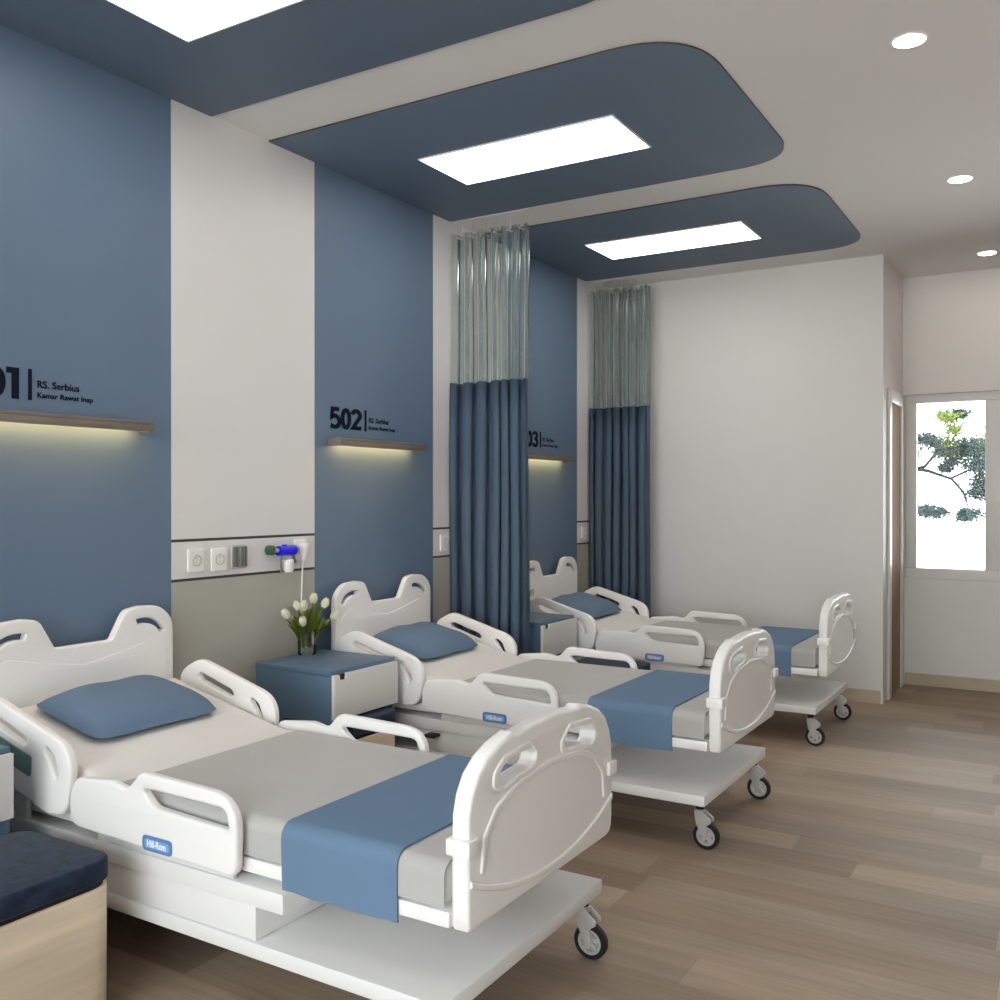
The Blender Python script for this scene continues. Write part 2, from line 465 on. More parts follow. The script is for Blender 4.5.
# ------------------------------------------------------------------ shelves with warm strips and room numbers
YBAR = [1.995, 3.834, 5.705]
YSH = [2.105, 3.895, 5.695]
NOM = ['501', '502', '503']
sh0 = None
for i in range(3):
    yc = YSH[i]
    lab = 'brown wall shelf with warm light strip under the number %s' % NOM[i]
    if sh0 is None:
        sh0 = thing('wall_shelf', lab, 'shelf', (0, yc, 1.632), 0, 'lit shelves on the blue panels')
        b = bmesh.new(); box(b, 0.001, .085, -.35, .35, .024, .037, .002)
        box(b, .073, .085, -.35, .35, -.002, .0238, .001)
        box(b, .001, .0728, -.35, -.34, -.002, .0238); box(b, .001, .0728, .34, .35, -.002, .0238)
        obj('board', b, M['shelfwood'], sh0)
        b = bmesh.new(); box(b, .03, .06, -.315, .315, .018, .0238)
        obj('light_strip', b, M['strip_glow'], sh0, smooth=False)
    else:
        c = copy_tree(sh0); c.location.y = yc; c['label'] = lab

def stroke(bm, pts, w, mtx, d=.003):
    pts = [Vector((p[0], p[1])) for p in pts]
    L, R = [], []
    closed = (pts[0] - pts[-1]).length < 1e-6
    if closed: pts = pts[:-1]
    n = len(pts)
    for i, p in enumerate(pts):
        a = pts[i - 1] if (i > 0 or closed) else None
        b = pts[(i + 1) % n] if (i < n - 1 or closed) else None
        t1 = (p - a).normalized() if a is not None else (b - p).normalized()
        t2 = (b - p).normalized() if b is not None else t1
        n1 = Vector((-t1.y, t1.x)); n2 = Vector((-t2.y, t2.x)); m = (n1 + n2)
        m = m.normalized() if m.length > 1e-3 else n1
        k = w / 2 / max(.5, m.dot(n1))
        L.append(p + m * k); R.append(p - m * k)
    def V(q, z): return bm.verts.new(mtx @ Vector((q.x, q.y, z)))
    rings = [(V(l, 0), V(l, d), V(r, d), V(r, 0)) for l, r in zip(L, R)]
    prs = list(zip(rings, rings[1:])) + ([(rings[-1], rings[0])] if closed else [])
    for a, b in prs:
        for k in range(4): bm.faces.new((a[k], a[(k + 1) % 4], b[(k + 1) % 4], b[k]))
    if not closed: bm.faces.new(rings[0]); bm.faces.new(rings[-1][::-1])

def arc(cx, cy, rx, ry, a0, a1, n=12):
    return [(cx + rx * cos(radians(a0 + (a1 - a0) * k / n)), cy + ry * sin(radians(a0 + (a1 - a0) * k / n))) for k in range(n + 1)]
DH, DW, SW = .108, .062, .0205
def digit(ch):
    h = SW / 2
    X0, X1, Y0, Y1 = h, DW - h, h, DH - h
    if ch == '0': return [arc(DW / 2, DH / 2, DW / 2 - h, DH / 2 - h, 0, 360, 28)]
    if ch == '1': return [[(.008, Y1), (.033, Y1), (.033, 0)]]
    if ch == '5': return [[(X1, Y1), (X0 + .004, Y1), (X0, .058)] + arc(.026, .037, .028, .0275, 112, -118, 14)[0:] + [(.004, .016)]]
    if ch == '2': return [arc(.030, .076, .0235, .0225, 172, -30, 14) + [(.010, h + .002), (DW - .002, h + .002)]]
    if ch == '3': return [arc(.029, .080, .021, .0195, 165, -72, 12) + arc(.029, .034, .0235, .0245, 72, -165, 14)]
for i, num in enumerate(NOM):
    lab = {'501': 'dark number 501 with lettering on the nearest blue panel, cut by the left edge',
           '502': 'dark number 502 with small lettering on the middle blue panel',
           '503': 'dark number 503 partly hidden by the curtain on the far blue panel'}[num]
    t = thing('room_number', lab, 'sign', (0.0005, YBAR[i], 1.718), 0, 'room numbers on the blue panels')
    pos = {'501': (-.258, -.168, -.096), '502': (-.272, -.193, -.112), '503': (-.272, -.193, -.112)}[num]
    F = Matrix(((0, 0, 1, 0), (1, 0, 0, 0), (0, 1, 0, 0), (0, 0, 0, 1)))
    for ch, dy in zip(num, pos):
        b = bmesh.new()
        mt = F @ Matrix.Translation((dy, 0, 0)) @ Matrix.Diagonal((1.27, 1, 1, 1))
        for st in digit(ch): stroke(b, st, SW, mt)
        obj('digit', b, M['ink'], t, smooth=False)
    b = bmesh.new(); box(b, 0, .003, -.0065, .0065, 0, .109); obj('divider', b, M['ink'], t, smooth=False)
    b = text_bm('RS. Serbius', .036, F @ Matrix.Translation((.028, .047, .001)), off=.0007, sx=.165)
    obj('name_line', b, M['ink'], t, smooth=False)
    b = text_bm('Kamar Rawat Inap', .027, F @ Matrix.Translation((.028, .012, .001)), off=.0005, sx=.222)
    obj('ward_line', b, M['ink'], t, smooth=False)

# ------------------------------------------------------------------ sockets and gas fittings
PY = [0, 1.832, 3.66]
PN = ['on the service strip between beds 501 and 502', 'on the service strip beside the near curtain', 'on the service strip by the far curtain']
def rrect(x0, x1, y0, y1, r, seg=5): return rpoly([(x0, y0, r), (x1, y0, r), (x1, y1, r), (x0, y1, r)], seg)
def socket(y, z, label, w=.086, h=.10):
    t = thing('wall_socket', label, 'socket', (0, y, z), 0, 'white sockets on the service strips')
    plate('face_plate', [rrect(-w / 2, w / 2, -h / 2, h / 2, .012)], .010, .003, M['plastic'], t, frame_yz(.0052))
    b = bmesh.new(); lathe(b, [(.021, 0), (.024, 0), (.024, .004), (.021, .004)], frame_yz(.0102), closed=True, n=20)
    box(b, .0103, .0115, -.003, .003, .007, .012); box(b, .0103, .0115, -.003, .003, -.012, -.007)
    obj('outlet_ring', b, M['gaslight'], t)
    return t
def gas(y, z, label):
    t = thing('gas_outlet', label, 'outlet', (0, y, z), 0, 'gas outlets')
    plate('back_plate', [rrect(-.020, .020, -.052, .052, .008)], .012, .003, M['gaslight'], t, frame_yz(.0062))
    b = bmesh.new(); box(b, .0125, .022, -.016, -.004, -.044, .044, .002); obj('slot', b, M['gasgrey'], t)
    b = bmesh.new(); box(b, .0125, .022, .006, .014, -.044, .044, .002); obj('slot', b, M['gasgrey'], t)
    return t
s1 = socket(2.725, 1.115, 'white wall socket nearest the foreground bed on the strip between beds 501 and 502')
s2 = socket(2.850, 1.112, 'second white wall socket from the left on the strip between beds 501 and 502')
g1 = gas(2.936, 1.118, 'left grey gas outlet beside the sockets between beds 501 and 502')
g2 = gas(2.984, 1.118, 'right grey gas outlet beside the sockets between beds 501 and 502')
c = copy_tree(s1); c.location.y = 4.545; c['label'] = 'white wall socket on the strip just left of the near curtain'
c = copy_tree(s1); c.location.y = 6.375; c['label'] = 'white wall socket on the strip just left of the far curtain'

t = thing('oxygen_flowmeter', 'blue and green oxygen flowmeter on the wall strip above the tulips', 'flowmeter', (0, 3.22, 1.13))
b = bmesh.new(); lathe(b, [(.016, 0), (.022, .001), (.022, .03), (.014, .036)], Matrix.Translation((.001, -.078, .008)) @ Matrix.Rotation(pi / 2, 4, 'Y'), n=20)
obj('wall_plug', b, M['green'], t)
b = bmesh.new(); tube(b, [(.03, -.065, .008), (.03, -.035, .005)], .010); obj('connector', b, M['gaslight'], t)
b = bmesh.new(); tube(b, [(.032, -.045, .003), (.032, .058, .003)], [.022, .024], 18); tube(b, [(.032, -.005, .02), (.032, -.005, .031)], .012, 14); obj('valve_body', b, M['cobalt'], t)
b = bmesh.new(); tube(b, [(.032, -.025, -.02), (.032, -.025, -.10)], .005); obj('outlet_tube', b, M['gasgrey'], t)
b = bmesh.new(); tube(b, [(.032, .05, -.018), (.032, .065, -.055)], .008, 12); obj('gauge_tube', b, M['gasgrey'], t)
b = bmesh.new(); lathe(b, [(.012, 0), (.026, -.006), (.026, -.05), (.020, -.062), (0, -.064)], Matrix.Translation((.032, .02, -.035)), n=20); obj('humidifier_cup', b, M['plastic'], t)
t = thing('call_cord', 'white wall plug with cord hanging down behind the tulips', 'cord', (0, 3.345, 1.13))
plate('wall_plate', [rrect(-.04, .04, -.05, .05, .01)], .010, .003, M['plastic'], t, frame_yz(.0052))
b = bmesh.new(); lathe(b, [(.010, -.045), (.024, .02), (.024, .032), (.015, .036)], Matrix.Translation((.03, 0, 0)), n=18); obj('plug', b, M['plastic'], t)
b = bmesh.new(); tube(b, [(.03, 0, -.04), (.024, -.004, -.1), (.015, -.002, -.3), (.013, 0, -.46)], .0035, 8); obj('cord', b, M['plastic'], t)

# ------------------------------------------------------------------ hospital bed
ZM = .53      # mattress top
XI0, XI1 = .085, .70
def mtop(x):
    if x >= XI1: return ZM + .012
    return ZM + .012 + (XI1 - x) * math.tan(radians(12.5))
def smooth_top(x):
    # soft bend at the hinge
    a = mtop(x); r = .06
    if abs(x - XI1) < r:
        tt = (XI1 + r - x) / (2 * r)
        return ZM + .012 + tt * tt * r * math.tan(radians(12.5))
    return a

def skinned(xs, half, th, tops, rad, name, m, parent=None, off=0, yoff=0):
    """padded slab following the bed profile"""
    b = bmesh.new(); rings = []
    K = 6
    for i, x in enumerate(xs):
        e = min(x - xs[0], xs[-1] - x)
        sh = rad * .8 * (1 - min(1, e / rad)) ** 2
        zt = tops(x) + off - sh * .5; zb = tops(x) - th + sh * .4
        hy = half - sh * .6
        pts = []
        for cx, cz, a0 in ((hy - rad, zt - rad, 0), (-hy + rad, zt - rad, 90), (-hy + rad * .6, zb + rad * .6, 180), (hy - rad * .6, zb + rad * .6, 270)):
            rr = rad if a0 < 180 else rad * .6
            for k in range(K + 1):
                a = radians(a0 + 90 * k / K); pts.append((x, cx + rr * cos(a) + yoff, cz + rr * sin(a)))
        rings.append([b.verts.new(p) for p in pts])
    n = len(rings[0])
    for a, c in zip(rings, rings[1:]):
        for k in range(n): b.faces.new((a[k], c[k], c[(k + 1) % n], a[(k + 1) % n]))
    b.faces.new(rings[0]); b.faces.new(rings[-1][::-1])
    return obj(name, b, m, parent, autos=50)

def badge(parent, cx, cz, y, w=.12, h=.042, flip=False):
    b = plate_bm([rrect(-w / 2, w / 2, -h / 2, h / 2, .014)], .004, .001, Matrix.Translation((cx, 0, cz)) @ frame_xz(y))
    c = plate_bm([rrect(-w / 2 + .011, w / 2 - .011, -h / 2 + .009, h / 2 - .009, .008)], .0042, .0005, Matrix.Translation((cx, 0, cz)) @ frame_xz(y - .0008), 2)
    merge(b, c)
    e = text_bm('Hill-Rom', .026, Matrix.Translation((cx - .038, 0, cz - .008)) @ frame_xz(y - .0032), off=.0008, sx=.076)
    for f in e.faces: f.material_index = 1
    merge(b, e)
    return obj('badge', b, [M['badge'], M['badgetext'], M['badgeblue']], parent, smooth=False)

def make_bed():
    t = thing('hospital_bed', 'white hospital bed with raised side rails in the foreground, under number 501', 'bed', (0, CB[0], 0), 0, 'white hospital beds in a row')
    # base platform on castors
    b = bmesh.new(); box(b, .30, 1.925, -.402, .438, .190, .232, .005)
    obj('base_platform', b, M['metalwhite'], t)
    b = bmesh.new(); box(b, .56, 1.335, -.395, .395, .2325, .325, .004)
    obj('lift_housing', b, M['metalwhite'], t)
    b = bmesh.new(); box(b, .22, 1.44, -.405, .405, .3255, .378, .004)
    obj('middle_frame', b, M['metalwhite'], t)
    b = bmesh.new(); box(b, .115, 1.93, -.385, .385, .40, .438, .005); box(b, .5, 1.3, -.3, .3, .3785, .3995)
    obj('deck_frame', b, M['plastic'], t)
    xs = [XI0 + .01, .10, .12, .15, .2, .3, .4, .5, .6, .64, .67, .70, .73, .76, .82, .9, 1.1, 1.3, 1.5, 1.7, 1.8, 1.86, 1.89, 1.905, 1.915]
    skinned(xs, .382, .098, smooth_top, .028, 'mattress', M['sheet'], t)
    # head support under the raised part
    b = bmesh.new()
    vs = []
    for x, z in ((.10, mtop(.10) - .103), (.70, .4385)):
        for y in (-.36, .36): vs.append((x, y, z))
    p = [b.verts.new(v) for v in vs] + [b.verts.new((v[0], v[1], v[2] - .022 if v[0] < .5 else v[2] - .0)) for v in vs]
    for f in ((0, 1, 3, 2), (4, 6, 7, 5), (0, 4, 5, 1), (2, 3, 7, 6), (0, 2, 6, 4), (1, 5, 7, 3)):
        try: b.faces.new([p[k] for k in f])
        except ValueError: pass
    bmesh.ops.remove_doubles(b, verts=b.verts, dist=1e-5)
    obj('backrest_frame', b, M['metalwhite'], t)
    # headboard
    hw = .395
    R = [(0, .848, .0), (.096, .848, .02), (.115, .850, .02), (.174, .952, .05), (.235, .962, .04), (.33, .956, .10), (hw, .90, .09), (hw, .33, .02)]
    full = [(x, z, r) for x, z, r in R[1:]] + [(-x, z, r) for x, z, r in R[:0:-1]]
    full = [(x, z, r) for (x, z, r) in full]
    ol = rpoly(full, 8)
    def bean(s):
        up = arc(.255 * s, .83, .105, .085, 108 if s > 0 else 72, 22 if s > 0 else 158, 10)
        lo = arc(.255 * s, .83, .081, .064, 22 if s > 0 else 158, 108 if s > 0 else 72, 10)
        return up + lo
    hb = plate('headboard', [ol, bean(1), bean(-1)], .034, .008, M['plastic'], t, Matrix.Translation((0, -.006, 0)) @ frame_yz(.066))
    wave = [(-.33, .40, .03), (.33, .40, .03), (.365, .78, .05), (.30, .835, .06), (.15, .80, .1), (0, .775, .1), (-.15, .80, .1), (-.30, .835, .06), (-.365, .78, .05)]
    plate('relief_panel', [rpoly(wave, 10)], .006, .0028, M['plastic'], hb, Matrix.Translation((0, -.006, 0)) @ frame_yz(.0835))
    # footboard
    fw = .384
    pts = [(-fw, .398, .015), (fw, .398, .03)]
    topc = [(fw, .60), (fw * .995, .66), (fw * .96, .705), (fw * .89, .745), (fw * .78, .775), (fw * .64, .796), (fw * .47, .810)]
    ctr = [(fw * .43, .803), (fw * .2, .811), (0, .813)]
    right = topc + ctr
    ol = [(-fw + .02, .398), (fw - .04, .398), (fw - .015, .404), (fw - .004, .42), (fw, .45)] + right + [(-x, z) for x, z in right[-2::-1]] + [(-fw, .45), (-fw, .41), (-fw + .006, .401)]
    def hole(s):
        h = [(.075, .738), (.10, .757), (.17, .754), (.235, .742), (.262, .72), (.255, .700), (.235, .692), (.17, .706), (.10, .710), (.08, .718)]
        return rpoly([(s * x, z, .012) for x, z in h], 3)
    fb = plate('footboard', [ol, hole(1), hole(-1)], .048, .010, M['plastic'], t, frame_yz(1.958))
    # raised arch and smile mouldings on the outer face
    def ring(o, i_, th=.008):
        return plate_bm([o, i_], th, .0035, frame_yz(1.9835))
    arch_o = [(-.335, .52), (-.325, .60), (-.27, .655), (-.17, .69), (0, .705), (.17, .69), (.27, .655), (.325, .60), (.335, .52)]
    arch_i = [(.318, .52), (.308, .592), (.26, .640), (.16, .674), (0, .688), (-.16, .674), (-.26, .640), (-.308, .592), (-.318, .52)]
    b = plate_bm([arch_o + arch_i], .010, .004, frame_yz(1.9825))
    obj('arch_moulding', b, M['plastic'], fb)
    sm_o = [(x, .415 + .085 * (abs(x) / fw) ** 2.2) for x in [(-fw + .008) + k * (2 * fw - .016) / 20 for k in range(21)]]
    sm_i = [(x, z - .016) for x, z in sm_o[::-1]]
    b = plate_bm([[(x, z + .02) for x, z in sm_o] + [(x, z + .02) for x, z in sm_i]], .010, .004, frame_yz(1.9825))
    obj('lower_moulding', b, M['plastic'], fb)
    # raised grips over both handle holes
    for s in (-1, 1):
        g = [(.055, .735, .01), (.06, .70, .02), (.10, .694, .02), (.24, .680, .03), (.285, .70, .03), (.28, .735, .02), (.235, .765, .03), (.11, .775, .03)]
        h = [(.075, .738), (.10, .757), (.17, .754), (.235, .742), (.262, .72), (.255, .700), (.235, .692), (.17, .706), (.10, .710), (.08, .718)]
        bb = plate_bm([rpoly([(s * x, z, r) for x, z, r in g], 5), rpoly([(s * x, z, .012) for x, z in h], 3)], .012, .005, frame_yz(1.981))
        obj('grip', bb, M['plastic'], fb)
        # bumper clip wrapping each side edge
        b = bmesh.new(); box(b, 1.928, 1.993, min(s * .345, s * .398), max(s * .345, s * .398), .572, .610, .005)
        obj('edge_clip', b, M['plastic'], fb)
    # siderails
    for s in (-1, 1):
        y = s * .415
        ol = rpoly([(.615, .415, .05), (1.298, .397, .035), (1.306, .606, .12), (.925, .616, .045), (.87, .558, .05), (.80, .573, .05), (.635, .556, .04), (.61, .50, .04)], 10)
        hl = rpoly([(.925, .574, .035), (1.262, .570, .08), (1.272, .516, .010), (.985, .527, .05)], 8)
        r = plate('foot_side_rail', [ol, hl], .030, .009, M['plastic'], t, frame_xz(y))
        if s < 0: badge(r, 1.0, .428, y - .0155)
        b = bmesh.new(); box(b, .70, 1.26, min(s * .386, s * .400), max(s * .386, s * .400), .3785, .43, .003)
        obj('rail_bracket', b, M['metalwhite'], r)
        # tilted rail by the head
        ol = rpoly([(.105, .54, .06), (.50, .425, .07), (.595, .435, .08), (.633, .634, .14), (.215, .751, .10), (.10, .69, .08)], 12)
        h1 = rpoly([(.225, .695, .012), (.39, .645, .012), (.405, .625, .012), (.385, .617, .012), (.225, .665, .012), (.205, .682, .012)], 4)
        h2 = rpoly([(.50, .628, .01), (.535, .605, .02), (.56, .545, .01), (.545, .535, .006), (.52, .575, .02), (.49, .615, .008)], 4)
        r = plate('head_side_rail', [ol, h1, h2], .030, .009, M['plastic'], t, frame_xz(y))
        if s < 0:
            b = plate_bm([rpoly([(.22, .642, .01), (.43, .59, .012), (.425, .525, .012), (.22, .585, .01)], 3)], .006, .002, frame_xz(y - .0165))
            o = obj('keypad', b, M['teal'], r); o['label'] = 'teal control keypad'
        b = bmesh.new(); box(b, .30, .36, min(s * .385, s * .402), max(s * .385, s * .402), .3785, .55, .003)
        obj('rail_bracket', b, M['metalwhite'], r)
    # black pedals at the side
    for xx in (.545, .665):
        b = bmesh.new(); box(b, xx - .028, xx + .028, -.45, -.3955, .300, .316, .005)
        obj('brake_pedal', b, M['black'], t)
    # castors
    for x, y in ((.42, -.315), (.42, .405), (1.878, -.315), (1.878, .405)):
        b = bmesh.new(); tube(b, [(x, y, .1895), (x, y, .155)], .017, 14, mi=1)
        # fork : hood and two cheeks
        lathe(b, [(.02, 0), (.022, .012), (.014, .018)], Matrix.Translation((x, y, .139)), n=16)
        for s in (-1, 1):
            ch = plate_bm([rpoly([(x - .020, .152, .006), (x + .012, .152, .01), (x + .050, .122, .010), (x + .048, .108, .006), (x + .030, .096, .01), (x + .034, .045, .008), (x + .016, .045, .008), (x - .012, .10, .01)], 3)], .004, .0015, frame_xz(y + s * .018))
            merge(b, ch)
        cs = obj('castor_fork', b, [M['chrome'], M['black']], t)
        wx, wz, R_ = x + .025, .0535, .0525
        mt = Matrix.Translation((wx, y, wz)) @ Matrix.Rotation(pi / 2, 4, 'X')
        b = bmesh.new(); lathe(b, [(.038, -.013), (R_ - .004, -.013), (R_, -.008), (R_, .008), (R_ - .004, .013), (.038, .013)], mt, 36, closed=True)
        obj('tyre', b, M['black'], cs)
        b = bmesh.new()
        lathe(b, [(.029, -.011), (.0378, -.011), (.0378, .011), (.029, .011)], mt, 32, closed=True)
        lathe(b, [(.004, -.0145), (.012, -.0145), (.012, .0145), (.004, .0145)], mt, 16, closed=True)
        for k in range(5):
            a = 2 * pi * k / 5 + .3
            sp = bmesh.new(); box(sp, .011, .0295, -.007, .007, -.008, .008, .001)
            merge(b, sp, 0, mt @ Matrix.Rotation(a, 4, 'Z'))
        obj('hub', b, M['chrome'], cs)
    return t

bed0 = make_bed()
BL = ['white hospital bed with raised side rails in the foreground, under number 501',
      'white hospital bed in the middle of the row, under number 502',
      'white hospital bed farthest from the camera, between the two curtains']
for i in (1, 2):
    c = copy_tree(bed0); c.location.y = CB[i]; c['label'] = BL[i]

# bedding : blanket, folded throw and pillow lie on the bed
def drape(name, x0, x1, off, half, zdrop_near, zdrop_far, m, rad, th, nx=14, wav=.0):
    """cloth laid over the mattress, hanging down both sides, given real thickness"""
    b = bmesh.new()
    zt = ZM + .012 + off
    def section(x):
        pts = []
        for k in range(5): pts.append((-half, zdrop_near + (zt - rad - zdrop_near) * k / 5))
        for k in range(7):
            a = radians(180 - 90 * k / 6); pts.append((-half + rad + rad * cos(a), zt - rad + rad * sin(a)))
        for k in range(1, 9): pts.append((-half + rad + (2 * half - 2 * rad) * k / 9, zt))
        for k in range(7):
            a = radians(90 - 90 * k / 6); pts.append((half - rad + rad * cos(a), zt - rad + rad * sin(a)))
        for k in range(1, 6): pts.append((half, zt - rad - (zt - rad - zdrop_far) * k / 5))
        return pts
    rows = []
    for i in range(nx + 1):
        x = x0 + (x1 - x0) * i / nx
        s = section(x)
        rows.append([b.verts.new((x + wav * sin(z * 22 + i * .7) * .3, y + (wav * sin(x * 40 + (1 if y > 0 else 0)) * max(0, (zt - .04 - z) * 8) if abs(y) > half - .001 else 0), z)) for y, z in s])
    for a, c in zip(rows, rows[1:]):
        for k in range(len(a) - 1): b.faces.new((a[k], c[k], c[k + 1], a[k + 1]))
    bmesh.ops.recalc_face_normals(b, faces=b.faces)
    # outward = away from mattress
    if sum(f.normal.z for f in b.faces) < 0:
        bmesh.ops.reverse_faces(b, faces=b.faces)
    bmesh.ops.solidify(b, geom=list(b.faces), thickness=-th) if False else None
    me = bpy.data.meshes.new(name)
    for f in b.faces: f.smooth = True
    b.to_mesh(me); b.free(); me.materials.append(m)
    o = bpy.data.objects.new(name, me); col.objects.link(o)
    md = o.modifiers.new('t', 'SOLIDIFY'); md.thickness = th; md.offset = 1
    dg = bpy.context.evaluated_depsgraph_get(); dg.update()
    me2 = bpy.data.meshes.new_from_object(o.evaluated_get(dg)); o.modifiers.clear(); o.data = me2
    for p in me2.polygons: p.use_smooth = True
    bm = bmesh.new(); bm.from_mesh(me2)
    for e in bm.edges:
        if len(e.link_faces) == 2: e.smooth = e.calc_face_angle(0) < radians(45)
    bm.to_mesh(me2); bm.free()
    return o
bl = drape('blanket', .765, 1.919, .002, .3845, .447, .447, M['grey'], .03, .004, 20)
th = drape('bed_throw', 1.425, 1.79, .0075, .390, .385, .41, M['throw'], .034, .005, 10, .004)
def make_pillow():
    b = bmesh.new(); N, K = 28, 20
    L, W, Th = .525, .37, .072
    rows = {}
    def sh(u, v):
        # pinched corners, bulging sides
        x = v * W / 2 * math.sqrt(1 - .17 * u ** 6) * (1 - .04 * (1 - u * u))
        y = u * L / 2 * math.sqrt(1 - .15 * v ** 6) * (1 - .02 * (1 - v * v))
        h = ((1 - abs(u) ** 3.2) * (1 - abs(v) ** 3.0)) ** .62
        return x, y, h
    for side in (1, -1):
        for i in range(N + 1):
            for j in range(K + 1):
                u = -1 + 2 * i / N; v = -1 + 2 * j / K
                x, y, h = sh(u, v)
                z = Th * h * (1 if side > 0 else -.42)
                z += .004 * sin(7 * u + 3 * v) * h
                if side < 0 and (i in (0, N) or j in (0, K)): rows[(side, i, j)] = rows[(1, i, j)]
                else: rows[(side, i, j)] = b.verts.new((x, y, z))
        for i in range(N):
            for j in range(K):
                q = [rows[(side, i, j)], rows[(side, i + 1, j)], rows[(side, i + 1, j + 1)], rows[(side, i, j + 1)]]
                b.faces.new(q if side > 0 else q[::-1])
    return obj('pillow', b, M['pillow'], autos=80)
pw = make_pillow()
pw.rotation_euler = (0, radians(12.5), radians(1))
PX = .325
pw.location = (PX, CB[0], mtop(PX) + .022)
bn = ['on the foreground bed under number 501', 'on the middle bed under number 502', 'on the farthest bed between the curtains']
for i in range(3):
    a, b_, p = (bl, th, pw) if i == 0 else (bl.copy(), th.copy(), pw.copy())
    if i:
        for o in (a, b_, p): col.objects.link(o)
    a.location = (0, CB[i], 0); b_.location = (0, CB[i], 0); p.location = (PX, CB[i], mtop(PX) + .022)
    tag(a, 'flat grey blanket ' + bn[i], 'blanket', 'grey blankets on the beds')
    tag(b_, 'folded blue throw across the foot ' + bn[i].replace('on ', 'of '), 'throw', 'blue throws on the beds')
    tag(p, 'slate blue pillow ' + bn[i], 'pillow', 'blue pillows on the beds')

# ------------------------------------------------------------------ bedside tables
TY = [1.40, 3.215, 5.01]
TL = ['blue bedside cabinet with white drawer cut off by the left edge of the photo',
      'blue bedside cabinet with white drawer carrying the glass vase beside bed 502',
      'blue bedside cabinet with white drawer behind the near curtain beside bed 503']
def make_table():
    t = thing('bedside_cabinet', TL[0], 'cabinet', (0, TY[0], 0), 0, 'blue bedside cabinets')
    b = bmesh.new()
    box(b, .07, .50, -.215, -.197, 0, .632, .0015); box(b, .07, .50, .197, .215, 0, .632, .0015)
    box(b, .07, .088, -.197, .197, .0, .632); box(b, .09, .485, -.197, .197, .445, .46)
    obj('carcass', b, M['cab'], t)
    b = bmesh.new(); box(b, .068, .5015, -.216, .216, .6325, .655, .001); obj('top', b, M['cab'], t)
    ol = [(-.214, .452), (.214, .452), (.214, .638), (-.135, .638), (-.14, .613), (-.178, .613), (-.183, .638), (-.214, .638)]
    d = plate('drawer', [ol], .018, .001, M['drawer'], t, frame_yz(.512))
    b = bmesh.new(); box(b, .5025, .509, -.181, -.137, .6135, .638); o = obj('finger_notch', b, M['black'], d)
    return t
t0 = make_table()
for i in (1, 2):
    c = copy_tree(t0); c.location.y = TY[i]; c['label'] = TL[i]

# ------------------------------------------------------------------ stools
SL = ['oak stool with navy cushion in the bottom left corner beside the foreground bed',
      'oak stool with navy cushion tucked under the cabinet beside bed 502',
      'oak stool with navy cushion between the middle bed and the far bed']
SP = [(.742, 1.435), (.38, 3.19), (.83, 4.985)]
def make_stool():
    t = thing('stool', SL[0], 'stool', (*SP[0], 0), 0, 'oak stools with navy cushions')
    sx, sy = .205, .205
    b = plate_bm([rrect(-sx, sx, -sy, sy, .075, 10)], .348, .004, Matrix.Translation((0, 0, .174)))
    obj('wooden_body', b, M['stoolwood'], t)
    b = plate_bm([rrect(-sx + .008, sx - .008, -sy + .008, sy - .008, .068, 10)], .012, .001, Matrix.Translation((0, 0, .354)))
    obj('shadow_gap_ring', b, M['black'], t)
    b = plate_bm([rrect(-sx - .002, sx + .002, -sy - .002, sy + .002, .075, 12)], .060, .009, Matrix.Translation((0, 0, .3905)))
    obj('seat_cushion', b, M['denim'], t)
    return t
st = make_stool()
for i in (1, 2):
    c = copy_tree(st); c.location = (*SP[i], 0); c['label'] = SL[i]
    if i == 1: c.scale = (.93, .93, 1.04)

